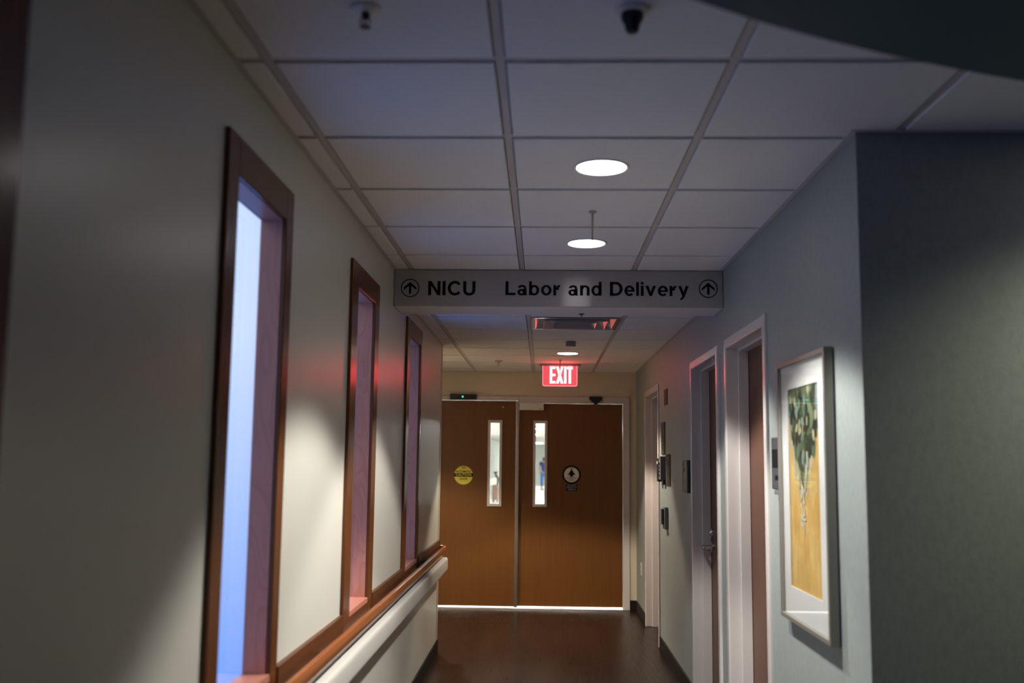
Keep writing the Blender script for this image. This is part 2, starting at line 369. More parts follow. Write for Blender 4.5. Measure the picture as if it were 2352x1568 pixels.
# baseboards
bb = 0.10
o = MB().box(XL, XL + 0.012, -2.6, YLE - 0.005, 0, bb).build('baseboard_left', mat_base, bevel=0.004); struct(o, 'dark base strip along the left wall', 'baseboard')
mb = MB(); ys = [YRC - 0.012] + [v for d in DOORS for v in d] + [YEND - 0.012]
for a, b in zip(ys[0::2], ys[1::2]): mb.box(XR - 0.012, XR, a, b, 0, bb)
o = mb.build('baseboard_right', mat_base, bevel=0.004); struct(o, 'dark base strip along the right wall between doors', 'baseboard')
o = MB().box(0.905, XR - 0.012, YEND - 0.012, YEND, 0, bb).build('baseboard_far', mat_base, bevel=0.004); struct(o, 'dark base strip in the far right corner beside the double doors', 'baseboard')
o = MB().box(XR, 4.2, YRC - 0.012, YRC, 0, bb).build('baseboard_corner', mat_base, bevel=0.004); struct(o, 'dark base strip of the wall turning right', 'baseboard')

# ------------------------------------------------------------------ windows of the left wall
WLAB = ['tall cherry-framed window nearest the camera, mostly out of frame at the left edge', 'tallest-looking cherry-framed window with bright blue glass', 'middle cherry-framed window with figured veneer jamb', 'cherry-framed window farthest along, partly under the sign']
for k, (a, b, c, d) in enumerate(WINS):
    w = thing('window_%d' % (k + 1), WLAB[k], 'window', (XL, (b + c) / 2, WBOT), kind='structure')
    t = 0.014
    cs = MB(); zb = 0.772
    cs.box(XL, XL + t, a, b, zb, WTOP_O); cs.box(XL, XL + t, c, d, zb, WTOP_O); cs.box(XL, XL + t - 0.001, b - 0.001, c + 0.001, zb, WBOT - 0.0195); cs.box(XL, XL + t, b - 0.001, c + 0.001, WTOP_I, WTOP_O)
    cs.build('casing', cherry, w, bevel=0.003)
    j = MB(); g = 0.011; xg = XL - 0.060
    j.box(xg - 0.01, XL - 0.0005, b - g, b + 0.001, WBOT, WTOP_I); j.box(xg - 0.01, XL - 0.0005, c - 0.001, c + g, WBOT, WTOP_I); j.box(xg - 0.01, XL - 0.0005, b - g, c + g, WTOP_I - 0.001, WTOP_I + g)
    j.build('jamb', jamb_mat, w)
    MB().box(xg - 0.01, XL + t, b + 0.0005, c - 0.0005, WBOT - 0.019, WBOT + 0.004).build('sill', jamb_mat, w, bevel=0.002)
    MB().box(xg - 0.005, xg, b + 0.001, c - 0.001, WBOT, WTOP_I - 0.001).build('pane', pane_mat, w)
    ld = bpy.data.lights.new('daylight_portal', 'AREA'); ld.shape = 'RECTANGLE'; ld.size = c - b; ld.size_y = WTOP_I - WBOT; ld.cycles.is_portal = True
    lo = bpy.data.objects.new('daylight_portal', ld); COL.objects.link(lo); lo.parent = w
    lo.location = (-WALL_T - 0.01, 0, (WTOP_I - WBOT) / 2); lo.rotation_euler = (PI / 2, 0, -PI / 2)

# ------------------------------------------------------------------ handrail, crash rail, corner guard
YR0, YR1 = -2.4, 8.05
hr = thing('handrail', 'long varnished cherry handrail with backing board along the left wall', 'handrail', (XL, 5.0, 0.7))
seg_y = [YR0] + [v for w in WINS for v in (w[0], w[3])] + [YR1]
for a, b in zip(seg_y[0::2], seg_y[1::2]): MB().box(XL, XL + 0.019, a + 0.001, b - 0.001, 0.772, 0.878).build('backing_board', cherry_h, hr, bevel=0.002)
# rail profile swept along y, returning to the wall at its end
rx, rz = -0.772, 0.808
path = [(rx, YR0, rz), (rx, 6, rz), (rx, YR1 - 0.05, rz), (rx - 0.002, YR1 - 0.03, rz), (rx - 0.008, YR1 - 0.014, rz), (rx - 0.018, YR1 - 0.006, rz), (rx - 0.034, YR1 - 0.004, rz), (XL + 0.018, YR1 - 0.004, rz)]
MB().tube(path, 0.019, seg=20, ry=0.031).build('rail', rail_wood, hr, smooth=True)
for y in (0.2, 2.2, 3.75, 5.4, 7.2): MB().box(XL + 0.019, rx - 0.01, y - 0.02, y + 0.02, 0.79, 0.815).build('bracket', grey_metal, hr, bevel=0.003)
cr = thing('crash_rail', 'off-white bumper rail below the cherry handrail', 'bumper rail', (XL, 5.0, 0.63))
def sup(cx, cz, hx, hz, y, n=5):
    out = []
    for k in range(28):
        a = 2 * PI * k / 28; c, s = math.cos(a), math.sin(a)
        out.append((cx + hx * math.copysign(abs(c) ** (2 / n), c), y, cz + hz * math.copysign(abs(s) ** (2 / n), s)))
    return out
MB().prism(sup(-0.783, 0.690, 0.038, 0.053, YR0), (0, YR1 - YR0 - 0.003, 0)).build('bumper', vinyl_bumper, cr, smooth=True)
MB().box(XL, -0.79, YR0, YR1 - 0.01, 0.745, 0.768).build('retainer', grey_metal, cr)
mb = MB()
mb.box(XL - 0.06, XL + 0.004, YLE, YLE + 0.004, 0.0, ZF - 0.005); mb.box(XL, XL + 0.004, YLE - 0.055, YLE + 0.004, bb + 0.001, ZF - 0.005)
o = mb.build('corner_guard', guard_mat, bevel=0.0015); tag(o, 'off-white vinyl corner guard at the end of the left wall', 'corner guard')

# ------------------------------------------------------------------ right-hand doors
def side_door(k, a, b, label, leaf_mat):
    d = thing('door_%d' % k, label, 'door', (XR, (a + b) / 2, 0), kind='structure')
    e = 0.014; xi = XR + 0.118
    f = MB()
    for (y0, y1) in ((a, a + FR), (b - FR, b)): f.box(XR - e, xi + 0.04, y0, y1, 0, DTOP)
    f.box(XR - e, xi + 0.04, a + FR - 0.001, b - FR + 0.001, DTOP - FR, DTOP)
    f.build('door_frame', frame_paint, d, bevel=0.006, seg=3)
    s = MB(); st = 0.016
    s.box(XR + 0.05, XR + 0.105, a + FR, a + FR + st, 0, DTOP - FR); s.box(XR + 0.05, XR + 0.105, b - FR - st, b - FR, 0, DTOP - FR); s.box(XR + 0.05, XR + 0.105, a + FR, b - FR, DTOP - FR - st, DTOP - FR)
    s.build('door_stop', frame_paint, d, bevel=0.003)
    MB().box(xi - 0.012, xi + 0.033, a + FR + 0.003, b - FR - 0.003, 0.008, DTOP - FR - 0.003).build('door_leaf', leaf_mat, d, bevel=0.002)
    return d, xi - 0.012
d1, _ = side_door(1, *DOORS[0], 'white-framed reddish brown door nearest the picture', red_door)
d2, xl2 = side_door(2, *DOORS[1], 'white-framed brown door with chrome lever, second from the picture', red_door)
d3, _ = side_door(3, *DOORS[2], 'white-framed door farthest down the right wall', red_door)
yl = DOORS[1][1] - FR - 0.075
h = MB(); h.lathe([(0.032, 0.0), (0.032, -0.010), (0.012, -0.014), (0.011, -0.07)], (xl2, yl, 0.985), 'x', 24)
h.tube([(xl2 - 0.066, yl + 0.012, 0.985), (xl2 - 0.070, yl - 0.03, 0.985), (xl2 - 0.070, yl - 0.125, 0.982)], 0.011, seg=4, ry=0.017)
h.tube([(xl2 - 0.068, yl - 0.120, 0.982), (xl2 - 0.03, yl - 0.124, 0.982)], 0.009, seg=4, ry=0.017)
h.build('lever_handle', chrome, d2, smooth=True)
MB().lathe([(0.026, 0.0), (0.026, -0.012), (0.022, -0.02), (0.009, -0.021), (0.008, -0.026)], (xl2, yl, 1.075), 'x', 24).build('deadbolt', chrome, d2, smooth=True)

# ------------------------------------------------------------------ double doors at the far end
dd = thing('door_4', 'brown wood double doors at the far end of the corridor', 'double door', ((DX0 + DX1) / 2, YEND, 0), kind='structure')
f = MB(); y0 = YEND - 0.022; y1 = YEND + 0.15
f.box(DX1, DX1 + 0.068, y0, y1, 0, 2.182); f.box(DX0 - 0.068, DX0, y0, y1, 0, 2.182)
f.box(DX0 - 0.001, -0.262, y0, y1, 2.137, 2.182); f.box(-0.262, DX1 + 0.001, y0, y1, 2.113, 2.182)
f.build('door_frame', frame_paint, dd, bevel=0.004)
def leaf(x0, x1, y, ztop, lite):
    return wall_holes(MB(), y, 0.045, x0, x1, 0.022, ztop, [lite], 'y').build('door_leaf', door_wood, dd)
LITE_L, LITE_R = (-0.574, -0.424), (-0.099, 0.050); LZ0, LZ1 = 1.035, 1.93; TR = 0.027
lfL = leaf(DX0 + 0.003, -0.279, YEND - 0.018, 2.133, (LITE_L[0] + 0.012, LITE_L[1] - 0.012, LZ0 + 0.012, LZ1 - 0.012))
lfR = leaf(-0.250, DX1 - 0.003, YEND + 0.02, 2.110, (LITE_R[0] + 0.012, LITE_R[1] - 0.012, LZ0 + 0.012, LZ1 - 0.012))
for lf, (a, b), y in ((lfL, LITE_L, YEND - 0.018), (lfR, LITE_R, YEND + 0.02)):
    m = MB()
    for ya, yb in ((y - 0.011, y + 0.006), (y + 0.039, y + 0.056)):
        m.box(a, a + TR, ya, yb, LZ0, LZ1); m.box(b - TR, b, ya, yb, LZ0, LZ1); m.box(a + TR, b - TR, ya, yb, LZ0, LZ0 + TR); m.box(a + TR, b - TR, ya, yb, LZ1 - TR, LZ1)
    m.build('lite_frame', frame_paint, lf, bevel=0.002)
    MB().box(a + 0.013, b - 0.013, y + 0.019, y + 0.025, LZ0 + 0.013, LZ1 - 0.013).build('lite_glass', clear_glass, lf)
MB().box(-0.281, -0.249, YEND - 0.032, YEND - 0.0185, 0.014, 2.132).build('astragal', alu, dd, bevel=0.003)
MB().box(DX0, DX1, YEND - 0.05, YEND + 0.12, 0.0, 0.006).build('threshold', alu, dd, bevel=0.002)
MB().lathe([(0.0075, 0), (0.0075, -0.004), (0.004, -0.006)], (-0.418, YEND - 0.018, 2.068), 'y', 14).build('peephole', white_plastic, dd)

o = MB().box(-0.244, 0.010, YEND - 0.035, YEND + 0.0195, 2.040, 2.108).build('closer_box', white_plastic, bevel=0.004); tag(o, 'white closer box below the header of the right door leaf', 'door closer')
MB().box(-0.035, -0.010, YEND - 0.0362, YEND - 0.0352, 2.048, 2.062).build('maker_plate', beige_plastic, o)
s = thing('door_sensor', 'black bar sensor with green light above the left door leaf', 'sensor', (-0.838, YEND, 2.17))
MB().prism([(-0.978, YEND - 0.022, 2.143), (-0.978, YEND - 0.022, 2.198), (-0.978, YEND - 0.065, 2.198), (-0.978, YEND - 0.078, 2.185), (-0.978, YEND - 0.078, 2.155), (-0.978, YEND - 0.070, 2.143)], (0.279, 0, 0)).build('housing', black_plastic, s, bevel=0.003)
MB().lathe([(0.009, 0), (0.008, -0.003), (0.004, -0.005)], (-0.842, YEND - 0.078, 2.170), 'y', 16).build('status_light', green_led, s)
s = MB()
s.prism([(0.487, YEND - 0.022, 2.185), (0.615, YEND - 0.022, 2.185), (0.620, YEND - 0.022, 2.160), (0.585, YEND - 0.022, 2.122), (0.520, YEND - 0.022, 2.122), (0.482, YEND - 0.022, 2.160)], (0, -0.06, 0))
s.lathe([(0.016, 2.100 - 2.122), (0.024, 0.004)], (0.552, YEND - 0.05, 2.120), 'z', 20)
o = s.build('motion_detector', black_plastic, bevel=0.004); tag(o, 'black wedge motion detector on the right end of the door header', 'sensor')

# ------------------------------------------------------------------ lettering helpers
def arc(cx, cy, rx, ry, t, a0, a1, n=18, tx=None):
    tx = t if tx is None else tx
    A = [math.radians(a0 + (a1 - a0) * i / n) for i in range(n + 1)]
    return ('band', [(cx + (rx - tx) * math.cos(a), cy + (ry - t) * math.sin(a)) for a in A], [(cx + rx * math.cos(a), cy + ry * math.sin(a)) for a in A])
def rect(x0, y0, x1, y1): return ('poly', [(x0, y0), (x1, y0), (x1, y1), (x0, y1)])
def pg(*p): return ('poly', list(p))
S = 0.2; XH = 0.73
GL = {   # bold sans letters, cap height 1: (advance, shapes)
 'N': (0.80, [rect(0, 0, S, 1), rect(.60, 0, .80, 1), pg((0.0, 1), (.20, 1), (.80, 0), (.60, 0))]),
 'I': (0.21, [rect(0, 0, .21, 1)]),
 'C': (0.88, [arc(.47, .5, .47, .515, .18, 38, 322, 30, .2)]),
 'U': (0.80, [rect(0, .36, .205, 1), rect(.595, .36, .80, 1), arc(.40, .36, .40, .375, .185, 180, 360, 20, .205)]),
 'L': (0.68, [rect(0, 0, .205, 1), rect(0, 0, .68, .17)]),
 'D': (0.84, [rect(0, 0, .205, 1), rect(0, .83, .38, 1), rect(0, 0, .38, .17), arc(.38, .5, .46, .5, .17, -90, 90, 24, .205)]),
 'a': (0.66, [arc(.315, .505, .295, .235, .145, 12, 168, 14, .18), rect(.42, 0.0, .61, .52), arc(.27, .21, .27, .225, .13, 0, 360, 26, .175), rect(.25, .305, .45, .435), pg((.42, .0), (.66, 0), (.60, .12))]),
 'b': (0.68, [rect(0, 0, .19, 1), arc(.345, .365, .335, .38, .15, 0, 360, 28, .185)]),
 'o': (0.70, [arc(.35, .365, .35, .38, .15, 0, 360, 30, .185)]),
 'r': (0.45, [rect(0, 0, .19, XH), arc(.40, .40, .235, .345, .16, 72, 180, 12, .19)]),
 'n': (0.63, [rect(0, 0, .19, XH), rect(.44, 0, .63, .45), arc(.33, .45, .30, .295, .15, 0, 170, 16, .19)]),
 'd': (0.68, [rect(.49, 0, .68, 1), arc(.335, .365, .335, .38, .15, 0, 360, 28, .185)]),
 'e': (0.66, [arc(.335, .365, .335, .38, .15, 0, 318, 28, .185), rect(.12, .30, .665, .42)]),
 'l': (0.19, [rect(0, 0, .19, 1)]),
 'i': (0.19, [rect(0, 0, .19, XH), rect(0, .83, .19, 1)]),
 'v': (0.70, [pg((0, XH), (.205, XH), (.44, 0), (.27, 0)), pg((.70, XH), (.495, XH), (.26, 0), (.43, 0))]),
 'y': (0.70, [pg((0, XH), (.205, XH), (.45, .02), (.27, .02)), pg((.70, XH), (.495, XH), (.22, -.16), (.40, -.12)), arc(.16, -.05, .22, .225, .15, 262, 335, 10, .17)]),
 ' ': (0.32, []),
}
def lay_text(mb, text, x0, x1, z0, h, y, depth=0.002, track=0.13):
    """write text on a plane facing -y between x0 and x1"""
    tot = sum(GL[c][0] for c in text) + track * (len(text) - 1); sx = (x1 - x0) / tot; x = 0.0
    for c in text:
        adv, shapes = GL[c]
        P = lambda p: (x0 + (x + p[0]) * sx, y, z0 + p[1] * h)
        for s in shapes:
            if s[0] == 'poly': mb.prism([P(p) for p in s[1]], (0, -depth, 0))
            else: mb.strip([P(p) for p in s[1]], [P(p) for p in s[2]], (0, -depth, 0))
        x += adv + track
def small_text(name, text, size, loc, facing, m, parent, extrude=0.0004, sx=1.0):
    """small printed words; facing '-y' or '-x'"""
    cu = bpy.data.curves.new(name, 'FONT'); cu.body = text; cu.size = size; cu.align_x = 'CENTER'; cu.align_y = 'CENTER'; cu.extrude = extrude; cu.offset = size * 0.02
    t = bpy.data.objects.new(name, cu); COL.objects.link(t)
    bpy.context.view_layer.update()
    me = bpy.data.meshes.new_from_object(t.evaluated_get(bpy.context.evaluated_depsgraph_get()))
    bpy.data.objects.remove(t); bpy.data.curves.remove(cu)
    R = Matrix.Rotation(PI / 2, 4, 'X')
    if facing == '-x': R = Matrix.Rotation(-PI / 2, 4, 'Z') @ R
    me.transform(R @ Matrix.Diagonal((sx, 1, 1, 1)))
    me.materials.clear(); me.materials.append(m); me.name = name
    o = bpy.data.objects.new(name, me); COL.objects.link(o); o.parent = parent
    o.location = Vector(loc) - world_loc(parent)
    return o

# ------------------------------------------------------------------ overhead sign
sg = thing('overhead_sign', 'silver overhead sign reading NICU and Labor and Delivery', 'sign', ((XL + XR) / 2, YB0, ZB))
MB().box(XL + 0.003, XR - 0.003, YB0, YB0 + 0.012, ZB, ZC - 0.004).build('sign_panel', sign_face, sg, bevel=0.002)
YS = YB0
mb = MB(); lay_text(mb, 'NICU', -0.637, -0.376, 2.414, 0.079, YS); mb.build('lettering', ink, sg)
words = ['Labor', 'and', 'Delivery']; full = 'Labor and Delivery'; tr = 0.115
wid = lambda t: sum(GL[c][0] + tr for c in t)
k = (0.792 + 0.211) / (wid(full) - tr); pos = 0
for w in words:
    a = full.index(w); x0 = -0.211 + k * wid(full[:a]); mb = MB()
    lay_text(mb, w, x0, x0 + k * (wid(w) - tr), 2.417, 0.077, YS, track=tr); mb.build('lettering', ink, sg)
def arrow(cx, cz, r):
    mb = MB(); A = [2 * PI * i / 48 for i in range(48)]
    mb.strip([(cx + (r - .005) * math.cos(a), YS, cz + (r - .005) * math.sin(a)) for a in A], [(cx + r * math.cos(a), YS, cz + r * math.sin(a)) for a in A], (0, -.002, 0), closed=True)
    q = r / 0.05; e = -.002
    mb.prism([(cx - .006 * q, YS, cz - .031 * q), (cx + .006 * q, YS, cz - .031 * q), (cx + .006 * q, YS, cz + .020 * q), (cx - .006 * q, YS, cz + .020 * q)], (0, e, 0))
    for s in (-1, 1):
        mb.prism([(cx, YS, cz + .033 * q), (cx + s * .034 * q, YS, cz + .003 * q), (cx + s * .034 * q, YS, cz - .011 * q), (cx, YS, cz + .018 * q)], (0, e, 0))
    return mb.build('arrow_symbol', ink, sg)
arrow(-0.737, 2.453, 0.051); arrow(0.898, 2.459, 0.051)

# ------------------------------------------------------------------ downlights
def downlight(x, y, z, label, power, color=(1.0, 0.965, 0.90), blend=SPOT_BLEND, angle=SPOT_ANGLE):
    t = thing('ceiling_light', label, 'ceiling light', (x, y, z), group='round recessed downlights')
    MB().lathe([(0.088, 0.004), (0.0885, -0.003), (0.098, -0.005), (0.101, -0.002), (0.101, 0.004)], (x, y, z - 0.0005), 'z', 48).build('trim_ring', white_plastic, t, smooth=True)
    MB().lathe([(0.086, 0.001), (0.0855, -0.004), (0.04, -0.0055)], (x, y, z - 0.0005), 'z', 48).build('lens', lens_mat, t)
    ld = bpy.data.lights.new('lamp', 'SPOT'); ld.energy = power; ld.color = color; ld.spot_size = angle; ld.spot_blend = blend; ld.shadow_soft_size = 0.05
    lo = bpy.data.objects.new('lamp', ld); COL.objects.link(lo); lo.parent = t; lo.location = (0, 0, -0.07)
    return t
downlight(0.202, 3.465, ZC, 'round downlight nearest the camera', 150)
downlight(0.204, 4.720, ZC, 'round downlight just in front of the sign', 135)
downlight(0.213, 8.640, ZF, 'round downlight just before the exit sign', 140, (1.0, 0.86, 0.68))
downlight(-1.15, 9.100, ZF, 'round downlight in the recess hidden behind the left wall', 150, (1.0, 0.86, 0.66), 0.45, math.radians(112))
downlight(1.95, 2.560, ZC, 'round downlight out of frame beside the dark corner wall', 46, (1.0, 1.0, 0.74), 1.0, math.radians(142))

# ------------------------------------------------------------------ small ceiling things
def hook(x, y, z, label):
    t = thing('ceiling_hook', label, 'hook', (x, y, z), group='hanging sign hooks')
    MB().lathe([(0.016, 0.002), (0.016, -0.004), (0.006, -0.007)], (x, y, z - 0.0025), 'z', 20).build('hook_base', beige_plastic, t)
    MB().tube([(x, y, z - 0.006), (x, y, z - 0.095)], [0.0055, 0.0032], seg=8).build('cord', beige_plastic, t)
    MB().tube([(x, y, z - 0.092), (x, y, z - 0.138)] + [(x + 0.0 + 0.006 * (1 - math.cos(a)), y, z - 0.138 - 0.008 * math.sin(a)) for a in (0.4, 0.8, 1.2, 1.6, 2.0, 2.5, 3.0)], 0.0026, seg=8).build('hook_wire', grey_metal, t)
    return t
hook(0.202, 4.100, ZC, 'thin cord and hook hanging between the two near downlights')
hook(0.158, 9.220, ZF, 'thin cord and hook hanging in front of the exit sign')

def sprinkler(x, y, z, label, plate, body, sc=1.0):
    t = thing('fire_sprinkler', label, 'sprinkler', (x, y, z), group='ceiling fire sprinklers')
    MB().lathe([(0.036, 0.001), (0.037, -0.003), (0.030, -0.008), (0.014, -0.010)], (x, y, z - 0.0015), 'z', 32).build('escutcheon', plate, t, smooth=True)
    m = MB(); m.lathe([(0.010, 0), (0.010, -0.012), (0.006, -0.016)], (x, y, z - 0.010), 'z', 16)
    for s in (-1, 1): m.tube([(x + s * 0.008, y, z - 0.022), (x + s * 0.012, y, z - 0.032), (x + s * 0.003, y, z - 0.044)], 0.0022, seg=6)
    m.tube([(x, y, z - 0.024), (x, y, z - 0.043)], 0.0025, seg=6)
    m.build('sprinkler_frame', body, t)
    MB().lathe([(0.013, 0), (0.013, -0.002)], (x, y, z - 0.044), 'z', 20).build('deflector', body, t)
    t.scale = (sc, sc, sc)
    return t
sprinkler(-0.42, 2.203, ZC, 'white ringed fire sprinkler at the top left of the ceiling', mat('bright_white_plastic', (0.9, 0.88, 0.86), 0.4), dark_grey_plastic)
sprinkler(-0.42, 9.35, ZF, 'small fire sprinkler left of the exit sign', beige_plastic, beige_plastic)
sprinkler(0.217, 5.66, ZB, 'tiny dark fire sprinkler under the white bulkhead', dark_grey_plastic, dark_grey_plastic, 0.45)
t = thing('ceiling_camera', 'black ceiling camera with white ring at the top of the picture', 'camera', (0.20, 2.212, ZC))
MB().lathe([(0.041, 0.001), (0.042, -0.004), (0.034, -0.009)], (0.20, 2.212, ZC - 0.0015), 'z', 32).build('mounting_ring', white_plastic, t, smooth=True)
MB().lathe([(0.026, 0), (0.026, -0.014), (0.018, -0.028), (0.016, -0.040), (0.012, -0.046)], (0.20, 2.212, ZC - 0.009), 'z', 28).build('camera_body', black_plastic, t, smooth=True)
t = thing('ceiling_sensor', 'small grey box sensor on the ceiling beyond the vent', 'sensor', (0.214, 7.75, ZF))
MB().box(0.176, 0.252, 7.735, 7.79, ZF - 0.042, ZF - 0.004).build('housing', grey_metal, t, bevel=0.004)
MB().box(0.196, 0.232, 7.75, 7.78, ZF - 0.005, ZF - 0.0005).build('mount', dark_grey_plastic, t)

# louvred ceiling vent
VX0, VX1, VY0, VY1 = -0.085, 0.51, 6.465, 7.045
vt = thing('ceiling_vent', 'shiny stepped metal air vent in the ceiling behind the sign', 'vent', ((VX0 + VX1) / 2, (VY0 + VY1) / 2, ZF))
def ring(i0, i1, z0, z1):
    """sloped square ring: inset i0 at height z0 to inset i1 at height z1"""
    m = MB(); p = lambda i, z: [(VX0 + i, VY0 + i, z), (VX1 - i, VY0 + i, z), (VX1 - i, VY1 - i, z), (VX0 + i, VY1 - i, z)]
    A, B = p(i0, z0), p(i1, z1); t = 0.003
    A2, B2 = p(i0, z0 + t), p(i1, z1 + t)
    for k in range(4):
        j = (k + 1) % 4
        m.poly([A[k], A[j], B[j], B[k]]); m.poly([A2[k], B2[k], B2[j], A2[j]]); m.poly([A[k], A2[k], A2[j], A[j]]); m.poly([B[k], B[j], B2[j], B2[k]])
    bmesh.ops.remove_doubles(m.bm, verts=m.bm.verts, dist=1e-5)
    return m
ring(0.0, 0.030, ZF - 0.002, ZF - 0.002).build('vent_rim', vent_mat, vt)
ring(0.030, 0.095, ZF - 0.002, ZF + 0.045).build('vent_louvre', vent_mat, vt)
ring(0.085, 0.150, ZF - 0.012, ZF + 0.035).build('vent_louvre', vent_mat, vt)
ring(0.155, 0.205, ZF - 0.014, ZF + 0.028).build('vent_louvre', vent_mat, vt)
MB().box(VX0 + 0.205, VX1 - 0.205, VY0 + 0.205, VY1 - 0.205, ZF + 0.018, ZF + 0.022).build('vent_centre', vent_mat, vt)
MB().box(VX0, VX1, VY0, VY1, ZF + 0.05, ZF + 0.055).build('duct_shade_sheet', dark_void, vt)  # black sheet stands in for the shaded hollow of the duct

# ------------------------------------------------------------------ exit sign
YX = 9.60; EX0, EX1 = -0.002, 0.326; EZ0, EZ1 = 2.232, 2.424
ex = thing('exit_sign', 'glowing red EXIT sign hanging from the far ceiling', 'exit sign', ((EX0 + EX1) / 2, YX, ZF))
MB().box(EX0 - 0.034, EX1 + 0.038, YX - 0.03, YX + 0.03, EZ1, ZF - 0.001).build('canopy', grey_metal, ex, bevel=0.003)
def rounded(x0, x1, z0, z1, r, y):
    P = [(x0, y, z1), (x1, y, z1)]
    for c, a0 in (((x1 - r, z0 + r), 0), ((x0 + r, z0 + r), -90)):
        for k in range(7):
            a = math.radians(a0 - 15 * k); P.append((c[0] + r * math.cos(a), y, c[1] + r * math.sin(a)))
    return P
MB().prism(rounded(EX0, EX1, EZ0, EZ1, 0.016, YX - 0.004), (0, 0.008, 0)).build('panel', exit_panel, ex)
P = rounded(EX0, EX1, EZ0, EZ1, 0.016, YX - 0.0055); Q = rounded(EX0 - 0.003, EX1 + 0.003, EZ0 - 0.003, EZ1, 0.018, YX - 0.0055)
MB().strip(P[1:] + [P[0]], Q[1:] + [Q[0]], (0, 0.011, 0)).build('glowing_edge', exit_edge, ex)
mb = MB(); lz0, lz1 = 2.254, 2.418; hgt = lz1 - lz0
def lett(polys):
    for p in polys: mb.prism([(x, YX - 0.004, z) for x, z in p], (0, -0.002, 0))
e0 = 0.064
lett([[(e0, lz0), (e0 + .024, lz0), (e0 + .024, lz1), (e0, lz1)]] + [[(e0 + .02, z), (e0 + .055, z), (e0 + .055, z + .024), (e0 + .02, z + .024)] for z in (lz0, lz0 + .070, lz1 - .024)])
x0 = 0.124
lett([[(x0, lz0), (x0 + .026, lz0), (x0 + .072, lz1), (x0 + .046, lz1)], [(x0 + .046, lz0), (x0 + .072, lz0), (x0 + .026, lz1), (x0, lz1)]])
lett([[(.201, lz0), (.225, lz0), (.225, lz1), (.201, lz1)], [(.2455, lz0), (.2695, lz0), (.2695, lz1), (.2455, lz1)], [(.230, lz1 - .026), (.285, lz1 - .026), (.285, lz1), (.230, lz1)]])
mb.build('lettering', exit_text, ex)

# ------------------------------------------------------------------ stickers on the double doors
def disc(c, r, y, dy, name, m, parent, r_in=0.0):
    mb = MB(); A = [2 * PI * i / 64 for i in range(64)]
    if r_in: mb.strip([(c[0] + r_in * math.cos(a), y, c[1] + r_in * math.sin(a)) for a in A], [(c[0] + r * math.cos(a), y, c[1] + r * math.sin(a)) for a in A], (0, dy, 0), closed=True)
    else: mb.prism([(c[0] + r * math.cos(a), y, c[1] + r * math.sin(a)) for a in A], (0, dy, 0))
    return mb.build(name, m, parent)
cc = (-0.824, 1.353); yf = YEND - 0.018
t = thing('warning_sticker', 'round yellow AUTOMATIC CAUTION DOOR sticker on the left door leaf', 'sticker', (cc[0], yf, cc[1]))
disc(cc, 0.097, yf, -0.0008, 'sticker_disc', yellow_st, t)
MB().box(cc[0] - 0.0975, cc[0] + 0.0975, yf - 0.0013, yf - 0.0001, cc[1] - 0.0165, cc[1] + 0.0205).build('black_band', ink, t)
small_text('lettering', 'CAUTION', 0.036, (cc[0], yf - 0.0014, cc[1] + 0.002), '-y', yellow_st, t, sx=1.02)
small_text('lettering', 'AUTOMATIC', 0.028, (cc[0], yf - 0.001, cc[1] + 0.037), '-y', ink, t, sx=0.98)
small_text('lettering', 'DOOR', 0.027, (cc[0], yf - 0.001, cc[1] - 0.040), '-y', ink, t, sx=1.0)
mb = MB()
for z, hw in ((0.083, 0.023), (0.075, 0.019)): mb.box(cc[0] - hw, cc[0] + hw, yf - 0.0012, yf - 0.0006, cc[1] + z - 0.002, cc[1] + z + 0.002)
mb.build('fine_print', ink, t)
ac = (0.305, 1.370); yr = YEND + 0.02
t = thing('arrow_sticker', 'round white up-arrow automatic door sticker with black ring on right leaf', 'sticker', (ac[0], yr, ac[1]))
disc(ac, 0.097, yr, -0.0006, 'black_ring', ink, t); disc(ac, 0.078, yr, -0.0010, 'white_disc', white_st, t)
MB().prism([(ac[0], yr - 0.0008, ac[1] + 0.058), (ac[0] + 0.042, yr - 0.0008, ac[1] - 0.004), (ac[0] + 0.018, yr - 0.0008, ac[1] + 0.001), (ac[0] + 0.018, yr - 0.0008, ac[1] - 0.020), (ac[0] - 0.018, yr - 0.0008, ac[1] - 0.020), (ac[0] - 0.018, yr - 0.0008, ac[1] + 0.001), (ac[0] - 0.042, yr - 0.0008, ac[1] - 0.004)], (0, -0.0007, 0)).build('arrow_symbol', ink, t)
small_text('lettering', 'AUTOMATIC', 0.020, (ac[0], yr - 0.0012, ac[1] - 0.034), '-y', ink, t, sx=0.95)
small_text('lettering', 'DOOR', 0.018, (ac[0], yr - 0.0012, ac[1] - 0.055), '-y', ink, t)
mb = MB()
for z, hw in ((0.066, 0.022), (0.059, 0.020)): mb.box(ac[0] - hw, ac[0] + hw, yr - 0.0014, yr - 0.0008, ac[1] + z - 0.002, ac[1] + z + 0.002)
mb.build('fine_print', ink, t)
t = thing('instruction_sticker', 'small black rectangular sticker with pale print under the arrow sticker', 'sticker', (ac[0], yr, 1.235))
MB().box(0.247, 0.365, yr - 0.0008, yr, 1.203, 1.271).build('sticker_sheet', ink, t)
lav = mat('pale_violet_print', (0.30, 0.30, 0.42), 0.5)
for z, tx in ((1.258, 'ACTIVATE'), (1.237, 'SWITCH TO'), (1.216, 'OPERATE')): small_text('lettering', tx, 0.022, (0.306, yr - 0.0010, z), '-y', lav, t, sx=0.9)

